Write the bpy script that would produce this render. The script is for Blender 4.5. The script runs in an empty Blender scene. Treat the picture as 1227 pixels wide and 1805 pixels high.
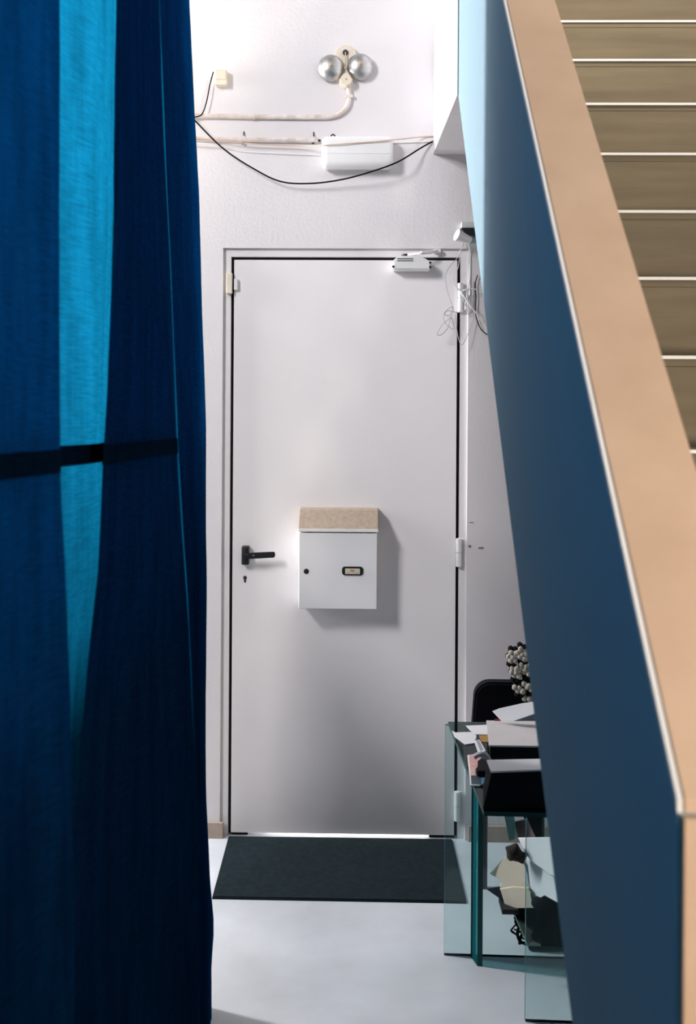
import bpy, bmesh, math, random
from mathutils import Vector, Matrix

random.seed(7)
SC = bpy.context.scene
COL = SC.collection

# ------------------------------------------------------------------ camera
F = 1755.0                      # focal length in pixels of the 1227 x 1805 frame
CX, CY = 613.5, 737.0           # pixel of the optical axis (lens shifted down)
EYE = Vector((0, 0, 1.48))
YAW, ROLL = math.radians(1.03), 0.006
FW = Vector((-math.sin(YAW), math.cos(YAW), 0))
R0 = Vector((math.cos(YAW), math.sin(YAW), 0))
U0 = Vector((0, 0, 1))
RT = R0 * math.cos(ROLL) + U0 * math.sin(ROLL)
UP = -R0 * math.sin(ROLL) + U0 * math.cos(ROLL)
cd = bpy.data.cameras.new('camera')
cam = bpy.data.objects.new('camera', cd)
COL.objects.link(cam)
M = Matrix.Identity(4)
for i, v in enumerate((RT, UP, -FW)):
    for j in range(3):
        M[j][i] = v[j]
M.translation = EYE
cam.matrix_world = M
cd.sensor_fit = 'VERTICAL'
cd.sensor_height = 36.0
cd.sensor_width = 24.0
cd.lens = 36.0 * F / 1805.0
cd.shift_y = -(902.5 - CY) / 1805.0
cd.clip_start = 0.02
cd.dof.use_dof = True
cd.dof.focus_distance = 3.3
cd.dof.aperture_fstop = 5.0
SC.camera = cam

# ------------------------------------------------------------------ world, daylight, exposure
SC.view_settings.view_transform = 'Standard'
SC.view_settings.look = 'None'
SC.view_settings.gamma = 1.0
SC.view_settings.use_curve_mapping = False
SC.view_settings.exposure = 0.0
SC.cycles.use_denoising = True
SC.cycles.max_bounces = 10
SC.cycles.transparent_max_bounces = 16
w = bpy.data.worlds.new('world')
SC.world = w
w.use_nodes = True
w.node_tree.nodes['Background'].inputs[0].default_value = (0.35, 0.55, 0.75, 1)
w.node_tree.nodes['Background'].inputs[1].default_value = 0.012


def area(name, loc, target, sx, sy, watts, color, spread=math.pi):
    l = bpy.data.lights.new(name, 'AREA')
    l.shape = 'RECTANGLE'
    l.size, l.size_y = sx, sy
    l.energy = watts
    l.color = color
    l.spread = spread
    o = bpy.data.objects.new(name, l)
    COL.objects.link(o)
    o.location = loc
    d = Vector(target) - Vector(loc)
    o.rotation_euler = d.to_track_quat('-Z', 'Y').to_euler()
    return o


XL = -2.6                       # inner face of the left wall, which holds the two windows
area('daylight_high_window', (XL - 0.03, 0.15, 3.65), (XL + 1, 0.15, 3.65), 1.1, 1.1, 262, (1.0, 0.965, 0.985))
area('daylight_tall_window', (XL - 0.03, 3.34, 2.25), (XL + 1, 3.34, 2.25), 0.20, 1.7, 134, (1.0, 0.97, 0.975))
area('warm_lamp_foot_of_stairs', (1.20, -0.9, 1.22), (0.7, 1.6, 1.6), 0.3, 0.3, 26, (1.0, 0.84, 0.68), math.radians(110))
area('warm_lamp_over_stairs', (0.92, 0.2, 4.4), (0.92, 0.9, 0), 0.35, 0.35, 20, (1.0, 0.86, 0.72), math.radians(125))
area('warm_lamp_upper_stairs', (1.2, 2.0, 3.9), (0.7, 2.9, 2.7), 0.2, 0.2, 15, (1.0, 0.90, 0.76), math.radians(110))
area('daylight_outside_door', (-0.03, 3.70, 0.06), (-0.03, 3.0, 0.03), 0.64, 0.10, 3, (1.0, 0.96, 0.92))

WY = 3.5                        # plane of the door wall


def at(px, py, Y):
    d = FW + RT * ((px - CX) / F) - UP * ((py - CY) / F)
    return EYE + d * (Y / d.y)


def atz(px, py, z):
    d = FW + RT * ((px - CX) / F) - UP * ((py - CY) / F)
    return EYE + d * ((z - EYE.z) / d.z)


# ------------------------------------------------------------------ materials
MATS = {}


def mat(name, col, rough=0.6, metal=0.0, var=0.0, scale=8.0, bump=0.0, bscale=200.0, col2=None, spec=0.5, stretch=None):
    if name in MATS:
        return MATS[name]
    m = bpy.data.materials.new(name)
    m.use_nodes = True
    nt = m.node_tree
    b = nt.nodes['Principled BSDF']
    b.inputs['Roughness'].default_value = rough
    b.inputs['Metallic'].default_value = metal
    b.inputs['Specular IOR Level'].default_value = spec
    c = (*col, 1)
    b.inputs['Base Color'].default_value = c
    tc = nt.nodes.new('ShaderNodeTexCoord')
    src = tc.outputs['Object']
    if stretch:
        mp = nt.nodes.new('ShaderNodeMapping')
        mp.inputs['Scale'].default_value = stretch
        nt.links.new(src, mp.inputs[0])
        src = mp.outputs[0]
    if var > 0:
        n = nt.nodes.new('ShaderNodeTexNoise')
        n.inputs['Scale'].default_value = scale
        n.inputs['Detail'].default_value = 6
        nt.links.new(src, n.inputs['Vector'])
        r = nt.nodes.new('ShaderNodeValToRGB')
        r.color_ramp.elements[0].position = 0.3
        r.color_ramp.elements[1].position = 0.7
        c2 = col2 or tuple(x * (1 - var) for x in col)
        r.color_ramp.elements[0].color = (*c2, 1)
        r.color_ramp.elements[1].color = c
        nt.links.new(n.outputs['Fac'], r.inputs[0])
        nt.links.new(r.outputs[0], b.inputs['Base Color'])
    if bump > 0:
        n2 = nt.nodes.new('ShaderNodeTexNoise')
        n2.inputs['Scale'].default_value = bscale
        n2.inputs['Detail'].default_value = 3
        nt.links.new(src, n2.inputs['Vector'])
        bp = nt.nodes.new('ShaderNodeBump')
        bp.inputs['Strength'].default_value = bump
        bp.inputs['Distance'].default_value = 0.002
        nt.links.new(n2.outputs['Fac'], bp.inputs['Height'])
        nt.links.new(bp.outputs[0], b.inputs['Normal'])
    MATS[name] = m
    return m


def glass_mat():
    m = bpy.data.materials.new('clear_green_glass')
    m.use_nodes = True
    nt = m.node_tree
    nt.nodes.remove(nt.nodes['Principled BSDF'])
    tr = nt.nodes.new('ShaderNodeBsdfTransparent')
    tr.inputs[0].default_value = (0.84, 0.93, 0.935, 1)
    gl = nt.nodes.new('ShaderNodeBsdfGlossy')
    gl.inputs['Roughness'].default_value = 0.02
    gl.inputs['Color'].default_value = (0.8, 0.95, 0.95, 1)
    fr = nt.nodes.new('ShaderNodeFresnel')
    fr.inputs[0].default_value = 1.5
    mx = nt.nodes.new('ShaderNodeMixShader')
    nt.links.new(fr.outputs[0], mx.inputs[0])
    nt.links.new(tr.outputs[0], mx.inputs[1])
    nt.links.new(gl.outputs[0], mx.inputs[2])
    nt.links.new(mx.outputs[0], nt.nodes['Material Output'].inputs[0])
    return m


def fin_mat():
    m = bpy.data.materials.new('teal_glass_side')
    m.use_nodes = True
    nt = m.node_tree
    nt.nodes.remove(nt.nodes['Principled BSDF'])
    tr = nt.nodes.new('ShaderNodeBsdfTransparent')
    tr.inputs[0].default_value = (0.45, 0.78, 0.80, 1)
    df = nt.nodes.new('ShaderNodeBsdfDiffuse')
    df.inputs[0].default_value = (0.02, 0.22, 0.25, 1)
    mx = nt.nodes.new('ShaderNodeMixShader')
    mx.inputs[0].default_value = 0.35
    nt.links.new(tr.outputs[0], mx.inputs[1])
    nt.links.new(df.outputs[0], mx.inputs[2])
    nt.links.new(mx.outputs[0], nt.nodes['Material Output'].inputs[0])
    return m


def curtain_mat(name, dif, trn, k, spot=None):
    m = bpy.data.materials.new(name)
    m.use_nodes = True
    nt = m.node_tree
    nt.nodes.remove(nt.nodes['Principled BSDF'])
    tc = nt.nodes.new('ShaderNodeTexCoord')
    mp = nt.nodes.new('ShaderNodeMapping')
    mp.inputs['Scale'].default_value = (14, 14, 2.2)
    nt.links.new(tc.outputs['Object'], mp.inputs[0])
    n = nt.nodes.new('ShaderNodeTexNoise')
    n.inputs['Scale'].default_value = 2.0
    n.inputs['Detail'].default_value = 8
    n.inputs['Roughness'].default_value = 0.65
    nt.links.new(mp.outputs[0], n.inputs['Vector'])
    mp2 = nt.nodes.new('ShaderNodeMapping')
    mp2.inputs['Scale'].default_value = (10, 10, 200)
    nt.links.new(tc.outputs['Object'], mp2.inputs[0])
    n2 = nt.nodes.new('ShaderNodeTexNoise')
    n2.inputs['Scale'].default_value = 3.0
    n2.inputs['Detail'].default_value = 5
    nt.links.new(mp2.outputs[0], n2.inputs['Vector'])
    ad = nt.nodes.new('ShaderNodeMath')
    ad.operation = 'ADD'
    nt.links.new(n.outputs['Fac'], ad.inputs[0])
    nt.links.new(n2.outputs['Fac'], ad.inputs[1])
    def ramp(col, lo):
        r = nt.nodes.new('ShaderNodeValToRGB')
        r.color_ramp.elements[0].position = 0.38
        r.color_ramp.elements[1].position = 0.62
        r.color_ramp.elements[0].color = (*[c * lo for c in col], 1)
        r.color_ramp.elements[1].color = (*col, 1)
        h = nt.nodes.new('ShaderNodeMath')
        h.operation = 'MULTIPLY'
        h.inputs[1].default_value = 0.5
        nt.links.new(ad.outputs[0], h.inputs[0])
        nt.links.new(h.outputs[0], r.inputs[0])
        return r
    d = nt.nodes.new('ShaderNodeBsdfDiffuse')
    t = nt.nodes.new('ShaderNodeBsdfTranslucent')
    nt.links.new(ramp(dif, 0.6).outputs[0], d.inputs[0])
    nt.links.new(ramp(trn, 0.5).outputs[0], t.inputs[0])
    mx = nt.nodes.new('ShaderNodeMixShader')
    mx.inputs[0].default_value = k
    nt.links.new(d.outputs[0], mx.inputs[1])
    nt.links.new(t.outputs[0], mx.inputs[2])
    nt.links.new(mx.outputs[0], nt.nodes['Material Output'].inputs[0])
    return m


WALL = mat('white_wall_paint', (0.73, 0.705, 0.71), 0.75, var=0.05, scale=2.5, bump=0.25, bscale=90)
DOORP = mat('door_paint', (0.86, 0.835, 0.835), 0.5, var=0.07, scale=1.6, bump=0.08, bscale=60)
FRAMEP = mat('frame_paint', (0.82, 0.795, 0.79), 0.5, var=0.06, scale=3)
FLOORM = mat('grey_screed_floor', (0.71, 0.76, 0.81), 0.5, var=0.24, scale=3.5, bump=0.12, bscale=40)
DARK = mat('black_shadow_gap', (0.004, 0.004, 0.005), 0.9)
TERRA = mat('terracotta_skirting', (0.42, 0.33, 0.28), 0.6, var=0.2, scale=20)
MATM = mat('charcoal_mat', (0.017, 0.030, 0.037), 0.95, var=0.35, scale=60, bump=0.8, bscale=500, spec=0.1)
CREAM = mat('cream_plastic', (0.74, 0.66, 0.53), 0.5, var=0.12, scale=25)
WHITEP = mat('white_plastic', (0.80, 0.80, 0.79), 0.3, var=0.03, scale=12)
BLACKP = mat('black_plastic', (0.008, 0.009, 0.012), 0.45)
BLACKF = mat('black_fabric', (0.010, 0.010, 0.014), 0.9, bump=0.5, bscale=700, spec=0.15)
STEEL = mat('brushed_bell_metal', (0.55, 0.55, 0.54), 0.42, metal=1.0, var=0.25, scale=60)
BRASS = mat('dull_brass', (0.50, 0.38, 0.29), 0.5, metal=0.4)
PIPE = mat('painted_conduit', (0.78, 0.72, 0.69), 0.45, var=0.22, scale=30, col2=(0.55, 0.45, 0.38))
CABW = mat('white_cable', (0.78, 0.77, 0.76), 0.45)
CABT = mat('tan_cable', (0.62, 0.47, 0.37), 0.5)
CABG = mat('grey_cable', (0.40, 0.40, 0.40), 0.5)
CABB = mat('black_cable', (0.005, 0.005, 0.006), 0.9, spec=0.1)
LIDM = mat('tan_mailbox_lid', (0.40, 0.325, 0.25), 0.55, var=0.3, scale=70, col2=(0.32, 0.255, 0.19))
BOXM = mat('mailbox_enamel', (0.86, 0.86, 0.86), 0.4, var=0.03, scale=6)
PLYW = mat('pale_mdf_board', (0.56, 0.385, 0.26), 0.6, var=0.13, scale=9, bump=0.1, bscale=150, col2=(0.50, 0.335, 0.22))
RISERM = mat('brown_stair_board', (0.185, 0.145, 0.088), 0.7, var=0.3, scale=7, bump=0.15, bscale=120, stretch=(0.4, 1, 4))
NOSE = mat('white_nosing', (0.82, 0.80, 0.78), 0.5)
PANELW = mat('shade_tinted_balustrade_paint', (0.37, 0.52, 0.59), 0.95, bump=0.1, bscale=80, spec=0.0)  # white paint tinted blue, so the colour carries part of the panel's blue shade
GLASS = glass_mat()
FINM = fin_mat()
GEDGE = mat('green_glass_edge', (0.006, 0.075, 0.075), 0.35, spec=0.25)
PAPER = mat('white_paper', (0.82, 0.82, 0.84), 0.7)
PAPERG = mat('pale_grey_card', (0.62, 0.60, 0.60), 0.7, var=0.05, scale=20)
PAPERC = mat('cream_paper', (0.62, 0.60, 0.48), 0.8, var=0.1, scale=20)
PINK = mat('pink_magazine_cover', (0.62, 0.27, 0.24), 0.5, var=0.3, scale=40, col2=(0.75, 0.5, 0.45))
OCHRE = mat('ochre_card', (0.45, 0.25, 0.07), 0.7)
TEALC = mat('blue_booklet', (0.05, 0.22, 0.32), 0.5)
SLATE = mat('slate_booklet', (0.035, 0.06, 0.08), 0.6)
MAUVE = mat('mauve_booklet', (0.35, 0.24, 0.23), 0.6, var=0.2, scale=30)
BROWNC = mat('dark_brown_cloth', (0.03, 0.022, 0.02), 0.9, bump=0.5, bscale=300)
INKP = mat('purple_ink', (0.12, 0.11, 0.25), 0.7)
REDI = mat('red_ink', (0.55, 0.09, 0.05), 0.7)
DINK = mat('dark_ink', (0.04, 0.04, 0.05), 0.7)
WOOLC = mat('cream_wool', (0.68, 0.62, 0.52), 0.95, bump=0.6, bscale=400, spec=0.1)
WOOLB = mat('black_wool', (0.014, 0.013, 0.016), 0.95, bump=0.6, bscale=400, spec=0.1)
CURT = curtain_mat('blue_curtain_cloth', (0.003, 0.030, 0.095), (0.004, 0.210, 0.40), 0.65)
BAND = curtain_mat('navy_band_cloth', (0.002, 0.010, 0.026), (0.002, 0.03, 0.07), 0.35)
CHIP = mat('bare_plaster', (0.22, 0.20, 0.18), 0.9)
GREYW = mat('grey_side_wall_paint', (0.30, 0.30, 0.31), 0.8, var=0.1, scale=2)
FRAMEW = mat('window_frame_paint', (0.6, 0.6, 0.6), 0.5)


# ------------------------------------------------------------------ mesh helpers
def box(bm, x0, x1, y0, y1, z0, z1, bev=0.0, seg=2):
    t = bmesh.new()
    bmesh.ops.create_cube(t, size=1.0)
    for v in t.verts:
        v.co = Vector(((x0 + x1) / 2 + v.co.x * (x1 - x0), (y0 + y1) / 2 + v.co.y * (y1 - y0), (z0 + z1) / 2 + v.co.z * (z1 - z0)))
    if bev > 0:
        bmesh.ops.bevel(t, geom=list(t.edges), offset=bev, segments=seg, profile=0.5, affect='EDGES')
    join(bm, t)


def join(bm, t):
    me = bpy.data.meshes.new('tmp')
    t.to_mesh(me)
    t.free()
    bm.from_mesh(me)
    bpy.data.meshes.remove(me)


def prism(bm, pts, axis, a, b):
    """closed polygon (list of 2-tuples) swept along an axis; x: (y,z)  y: (x,z)  z: (x,y)"""
    def p3(p, t):
        return {'x': (t, p[0], p[1]), 'y': (p[0], t, p[1]), 'z': (p[0], p[1], t)}[axis]
    va = [bm.verts.new(p3(p, a)) for p in pts]
    vb = [bm.verts.new(p3(p, b)) for p in pts]
    bm.faces.new(va)
    bm.faces.new(list(reversed(vb)))
    n = len(pts)
    for i in range(n):
        bm.faces.new((va[i], vb[i], vb[(i + 1) % n], va[(i + 1) % n]))
    bmesh.ops.recalc_face_normals(bm, faces=list(bm.faces))


def catmull(pts, n=8):
    P = [Vector(p) for p in pts]
    P = [2 * P[0] - P[1]] + P + [2 * P[-1] - P[-2]]
    out = []
    for i in range(1, len(P) - 2):
        a, b, c, d = P[i - 1:i + 3]
        for k in range(n):
            t = k / n
            out.append(0.5 * ((2 * b) + (c - a) * t + (2 * a - 5 * b + 4 * c - d) * t * t + (3 * b - a - 3 * c + d) * t ** 3))
    out.append(P[-2])
    return out


def tube(bm, pts, r, seg=8, smooth=8):
    path = catmull(pts, smooth) if smooth else [Vector(p) for p in pts]
    rings = []
    ref = Vector((0.13, 0.91, 0.37)).normalized()
    for i, p in enumerate(path):
        tg = (path[min(i + 1, len(path) - 1)] - path[max(i - 1, 0)]).normalized()
        u = tg.cross(ref).normalized()
        v = tg.cross(u).normalized()
        ref = -u.cross(tg).normalized() if False else ref
        rr = r(i / (len(path) - 1)) if callable(r) else r
        rings.append([bm.verts.new(p + (u * math.cos(2 * math.pi * k / seg) + v * math.sin(2 * math.pi * k / seg)) * rr) for k in range(seg)])
    for a, b in zip(rings, rings[1:]):
        for k in range(seg):
            bm.faces.new((a[k], a[(k + 1) % seg], b[(k + 1) % seg], b[k]))
    bm.faces.new(list(reversed(rings[0])))
    bm.faces.new(rings[-1])


def lathe(bm, prof, c, axis='-y', seg=32):
    """profile of (radius, height) spun about an axis through c; '-y' heights grow towards the camera"""
    rings = []
    for r, h in prof:
        ring = []
        for k in range(seg):
            a = 2 * math.pi * k / seg
            p = (r * math.cos(a), -h, r * math.sin(a)) if axis == '-y' else (r * math.cos(a), r * math.sin(a), h)
            ring.append(bm.verts.new(Vector(c) + Vector(p)))
        rings.append(ring)
    for a, b in zip(rings, rings[1:]):
        for k in range(seg):
            bm.faces.new((a[k], a[(k + 1) % seg], b[(k + 1) % seg], b[k]))
    bm.faces.new(rings[0])
    bm.faces.new(rings[-1])
    bmesh.ops.recalc_face_normals(bm, faces=list(bm.faces))


def ball(bm, c, r, sub=1, sq=(1, 1, 1)):
    t = bmesh.new()
    bmesh.ops.create_icosphere(t, subdivisions=sub, radius=1)
    for v in t.verts:
        v.co = Vector(c) + Vector((v.co.x * r * sq[0], v.co.y * r * sq[1], v.co.z * r * sq[2]))
    join(bm, t)


def obj(name, bm, m, parent=None, smooth=False):
    me = bpy.data.meshes.new(name)
    bmesh.ops.recalc_face_normals(bm, faces=list(bm.faces))
    base = Vector((0, 0, 0))
    p = parent
    while p:
        base += p.location
        p = p.parent
    if parent is None:
        lo = [min(v.co[i] for v in bm.verts) for i in range(3)]
        hi = [max(v.co[i] for v in bm.verts) for i in range(3)]
        base = Vector(((lo[0] + hi[0]) / 2, (lo[1] + hi[1]) / 2, lo[2]))
    for v in bm.verts:
        v.co -= base
    bm.to_mesh(me)
    bm.free()
    for mm in (m if isinstance(m, (list, tuple)) else [m]):
        me.materials.append(mm)
    if smooth:
        for pl in me.polygons:
            pl.use_smooth = True
        try:
            me.set_sharp_from_angle(angle=math.radians(40))
        except Exception:
            pass
    o = bpy.data.objects.new(name, me)
    COL.objects.link(o)
    if parent:
        o.parent = parent
    else:
        o.location = base
    return o


def thing(name, label, cat, loc):
    o = bpy.data.objects.new(name, None)
    o.empty_display_size = 0.05
    COL.objects.link(o)
    o.location = loc
    o['label'] = label
    o['category'] = cat
    return o


def tag(o, label, cat, group=None):
    o['label'] = label
    o['category'] = cat
    if group:
        o['group'] = group
    return o


def struct(o):
    o['kind'] = 'structure'
    return o


def nb():
    return bmesh.new()


def bx(name, m, parent, *a, bev=0.0, smooth=False, **k):
    b = nb()
    box(b, *a, bev=bev, **k)
    return obj(name, b, m, parent, smooth)


# ------------------------------------------------------------------ room shell
XR = 1.30
ZC = 4.7
OL, OR_, OT = at(393.5, 437, WY).x, at(826, 437, WY).x, at(610, 437.5, WY).z     # door opening
b = nb()
box(b, XL, OL, WY, WY + 0.16, 0, ZC)
box(b, OR_, XR + 0.1, WY, WY + 0.16, 0, ZC)
box(b, OL, OR_, WY, WY + 0.16, OT, ZC)
wall_back = struct(obj('wall_back', b, WALL))
b = nb()
box(b, XL - 0.2, XR + 0.1, -2.6, 4.3, -0.1, 0)
struct(obj('floor', b, FLOORM))
b = nb()
box(b, XL - 0.2, XR + 0.1, -2.6, WY + 0.16, ZC, ZC + 0.1)
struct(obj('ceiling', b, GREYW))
b = nb()
box(b, XR, XR + 0.1, -2.6, WY, 0, ZC)
struct(obj('wall_right', b, WALL))

# left wall with a high window and a tall narrow one (behind the curtain, the daylight comes from here)
WINS = ((-0.40, 0.70, 3.10, 4.20), (3.24, 3.44, 1.40, 3.10))
b = nb()
ys = -2.6
for (y0, y1, z0, z1) in WINS:
    box(b, XL - 0.2, XL, ys, y0, 0, ZC)
    box(b, XL - 0.2, XL, y0, y1, 0, z0)
    box(b, XL - 0.2, XL, y0, y1, z1, ZC)
    ys = y1
box(b, XL - 0.2, XL, ys, WY, 0, ZC)
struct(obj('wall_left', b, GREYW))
t = 0.03
for k, (y0, y1, z0, z1) in enumerate(WINS):
    b = nb()
    for q in ((y0 - t, y0, z0 - t, z1 + t), (y1, y1 + t, z0 - t, z1 + t), (y0, y1, z0 - t, z0), (y0, y1, z1, z1 + t)):
        box(b, XL + 0.001, XL + 0.02, *q)
    struct(obj('window_%d' % (k + 1), b, FRAMEW))
# unseen low partition behind the curtain, added to shade its foot and the door
b = nb()
box(b, -0.86, -0.78, -0.9, 2.62, 0, 1.47)
struct(obj('shade_blocker_wall', b, GREYW))

# stub of wall above the side of the stairs: its underside is the grey triangle over the door corner
b = nb()
SZ = at(790, 272, WY).z
XB = at(764, 200, WY).x
prism(b, [(XB, WY), (0.2565, 2.86), (0.355, 2.86), (0.355, WY)], 'z', SZ, ZC)
struct(obj('wall_upper_right', b, WALL))

# skirting tiles
b = nb()
sl = at(392, 1448, WY)
box(b, XL + 0.01, sl.x + 0.004, WY - 0.012, WY, 0, sl.z, bev=0.002)
struct(obj('baseboard_left', b, TERRA))
b = nb()
box(b, OR_ + 0.01, XR - 0.005, WY - 0.012, WY, 0, sl.z, bev=0.002)
struct(obj('baseboard_right', b, TERRA))

# bare patches in the wall paint
def chip(px, py, w_, h_, seed):
    rnd = random.Random(seed)
    c = at(px, py, WY)
    b = nb()
    pts = []
    for k in range(11):
        a = 2 * math.pi * k / 11
        s = rnd.uniform(0.6, 1.0)
        pts.append((c.x + w_ * s * math.cos(a), c.z + h_ * s * math.sin(a)))
    prism(b, pts, 'y', WY - 0.0012, WY + 0.001)
    obj('paint_chip', b, CHIP, wall_back)


chip(848, 966, 0.013, 0.005, 1)
chip(828, 963, 0.006, 0.007, 2)
chip(831, 921, 0.012, 0.0018, 3)

# ------------------------------------------------------------------ door
FY = WY + 0.014                # face of frame and leaf, set back behind the wall face
D0, D1 = at(411.5, 700, FY).x, at(805, 700, FY).x
DT, DB = at(610, 458.5, FY).z, 0.0125
G = 0.011
door = bpy.data.objects.new('door_1', None)
COL.objects.link(door)
door.location = ((D0 + D1) / 2, FY, 0)
struct(door)
leaf = bx('door_leaf', DOORP, door, D0, D1, FY - 0.001, FY + 0.045, DB, DT, bev=0.0015)
b = nb()
box(b, OL, D0 - G, FY, FY + 0.10, 0, OT)
box(b, D1 + G, OR_, FY, FY + 0.10, 0, OT)
box(b, D0 - G, D1 + G, FY, FY + 0.10, DT + G, OT)
obj('door_frame', b, FRAMEP, door)
b = nb()
box(b, D0 - G, D0 - 0.001, FY + 0.018, FY + 0.09, 0.005, DT + G)
box(b, D1 + 0.001, D1 + G, FY + 0.018, FY + 0.09, 0.005, DT + G)
box(b, D0 - 0.001, D1 + 0.001, FY + 0.018, FY + 0.09, DT + 0.001, DT + G)
obj('seal', b, DARK, door)
b = nb()
box(b, D0, at(436, 1470, FY).x, FY + 0.010, FY + 0.04, 0.0, DB - 0.0005)
box(b, at(757, 1470, FY).x, D1, FY + 0.010, FY + 0.04, 0.0, DB - 0.0005)
obj('draught_brush', b, DARK, door)
for (t0, t1, px) in ((498, 552, 812), (948, 1000, 809), (1394, 1448, 806)):
    a = at(px, t0, FY - 0.008)
    c = at(px, t1, FY - 0.008)
    mid = (a.z + c.z) / 2
    h = nb()
    lathe(h, [(0.001, c.z), (0.0105, c.z + 0.003), (0.0105, mid - 0.001), (0.007, mid - 0.0008), (0.007, mid + 0.0008), (0.0105, mid + 0.001), (0.0105, a.z - 0.003), (0.001, a.z)], (a.x, a.y, 0), 'z', 20)
    hg = obj('hinge', h, WHITEP, door, True)
    b = nb()
    box(b, a.x, a.x + 0.020, FY - 0.003, FY + 0.001, c.z + 0.004, a.z - 0.004, bev=0.001)
    obj('hinge_plate', b, FRAMEP, hg)

# lever handle, keyhole
p0, p1 = at(425.5, 963, FY - 0.03), at(438.5, 996, FY - 0.03)
hd = bx('handle_plate', BLACKP, door, p0.x, p1.x, FY - 0.030, FY - 0.001, p1.z, p0.z, bev=0.004, seg=3, smooth=True)
l0, l1 = at(437, 974, FY - 0.05), at(485, 984, FY - 0.05)
b = nb()
prism(b, [(l0.x, l0.z - 0.001), (l1.x, l0.z + 0.004), (l1.x, l1.z + 0.003), (l0.x, l1.z - 0.003)], 'y', FY - 0.058, FY - 0.046)
bmesh.ops.bevel(b, geom=list(b.edges), offset=0.003, segments=2, affect='EDGES')
lv = obj('lever', b, BLACKP, hd, True)
b = nb()
c = at(434, 979, FY - 0.03)
tube(b, [(c.x, FY - 0.028, c.z), (c.x, FY - 0.055, c.z)], 0.008, 14, 0)
obj('spindle', b, BLACKP, hd, True)
b = nb()
c = at(447, 979, FY - 0.058)
lathe(b, [(0.0001, 0.0), (0.0032, 0.0), (0.0032, 0.0006), (0.0001, 0.0008)], (c.x, FY - 0.058, c.z), '-y', 12)
obj('lever_screw', b, STEEL, lv)
b = nb()
c = at(432, 1018, FY)
lathe(b, [(0.0001, 0), (0.0065, 0), (0.0065, 0.0025), (0.0001, 0.0025)], (c.x, FY - 0.001, c.z), '-y', 18)
box(b, c.x - 0.0038, c.x + 0.0038, FY - 0.0035, FY - 0.001, c.z - 0.017, c.z - 0.002, bev=0.001)
obj('keyhole_cylinder', b, mat('dull_lock_steel', (0.09, 0.11, 0.11), 0.4, metal=0.7), door)

# door contact sensor
p0, p1 = at(399, 481, FY - 0.018), at(409, 517, FY - 0.018)
sn = thing('door_sensor', 'small cream door contact sensor on the frame beside the upper door corner', 'sensor', ((p0.x + p1.x) / 2, FY, p1.z))
bx('sensor_body', CREAM, sn, p0.x, p1.x, FY - 0.020, FY - 0.0002, p1.z, p0.z, bev=0.002)
p0, p1 = at(412.5, 491, FY - 0.014), at(418.5, 511, FY - 0.014)
bx('sensor_magnet', WHITEP, sn, p0.x, p1.x, FY - 0.016, FY - 0.0012, p1.z, p0.z, bev=0.0015)

# door closer
p0, p1 = at(693, 456, FY - 0.05), at(759, 476, FY - 0.05)
cl = thing('door_closer', 'white slotted door closer with folding arm above the door leaf', 'door closer', ((p0.x + p1.x) / 2, FY, p1.z))
b = nb()
xs = (p0.x, p1.x)
prism(b, [(xs[0], p1.z), (xs[0], p0.z - 0.006), (xs[0] + 0.016, p0.z + 0.008), (xs[0] + 0.085, p0.z + 0.012), (xs[1] - 0.012, p0.z - 0.002), (xs[1], p0.z - 0.012), (xs[1], p1.z)], 'y', FY - 0.055, FY - 0.0015)
bmesh.ops.bevel(b, geom=list(b.edges), offset=0.004, segments=2, affect='EDGES')
obj('closer_body', b, WHITEP, cl, True)
for k in range(2):
    z = p0.z - 0.001 - k * 0.007
    bx('vent_slot', DARK, cl, xs[0] + 0.014, xs[0] + 0.070, FY - 0.0556, FY - 0.050, z - 0.0014, z + 0.0014)
for (px, py) in ((692, 470), (757, 463), (757, 471)):
    c = at(px + 1.5, py, FY - 0.055)
    b = nb()
    lathe(b, [(0.0001, 0), (0.0042, 0), (0.0042, 0.0012), (0.0001, 0.0012)], (c.x, FY - 0.055, c.z), '-y', 14)
    obj('screw_hole', b, DARK, cl)
b = nb()
e0, e1, e2 = at(714, 451, FY - 0.035), at(742, 447, FY - 0.06), at(771, 442, FY - 0.02)
tube(b, [e0, at(728, 448, FY - 0.05), e1], 0.0045, 8, 4)
a1 = [e1 + Vector((0, 0, 0.003)), at(757, 445, FY - 0.045), e2]
tube(b, a1, 0.006, 8, 4)
obj('arm', b, WHITEP, cl, True)
b = nb()
lathe(b, [(0.0001, p0.z + 0.008), (0.012, p0.z + 0.008), (0.012, p0.z + 0.018), (0.0001, p0.z + 0.018)], (e0.x, FY - 0.035, 0), 'z', 16)
obj('pivot', b, BLACKP, cl, True)
bx('arm_bracket', WHITEP, cl, e2.x - 0.012, e2.x + 0.012, FY - 0.024, FY - 0.0005, e2.z - 0.006, e2.z + 0.006, bev=0.001)

# ------------------------------------------------------------------ mailbox on the door
my = FY - 0.105
q0, q1 = at(527, 937, my), at(664, 1074, my)
mb = thing('mailbox', 'white steel mailbox with sloping tan lid fixed to the door', 'mailbox', ((q0.x + q1.x) / 2, FY, q1.z))
bx('body', BOXM, mb, q0.x, q1.x, my + 0.012, FY - 0.0015, q1.z, q0.z - 0.001, bev=0.003)
bx('front_door', BOXM, mb, q0.x, q1.x, my, my + 0.010, q1.z, q0.z - 0.004, bev=0.002)
tp = at(528, 898, FY - 0.045).z
b = nb()
prism(b, [(my - 0.004, q0.z), (my - 0.004, q0.z + 0.009), (FY - 0.050, tp), (FY - 0.0015, tp + 0.004), (FY - 0.0015, q0.z)], 'x', q0.x - 0.002, q1.x + 0.004)
bmesh.ops.bevel(b, geom=list(b.edges), offset=0.0015, segments=1, affect='EDGES')
lid = obj('lid', b, LIDM, mb)
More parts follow.
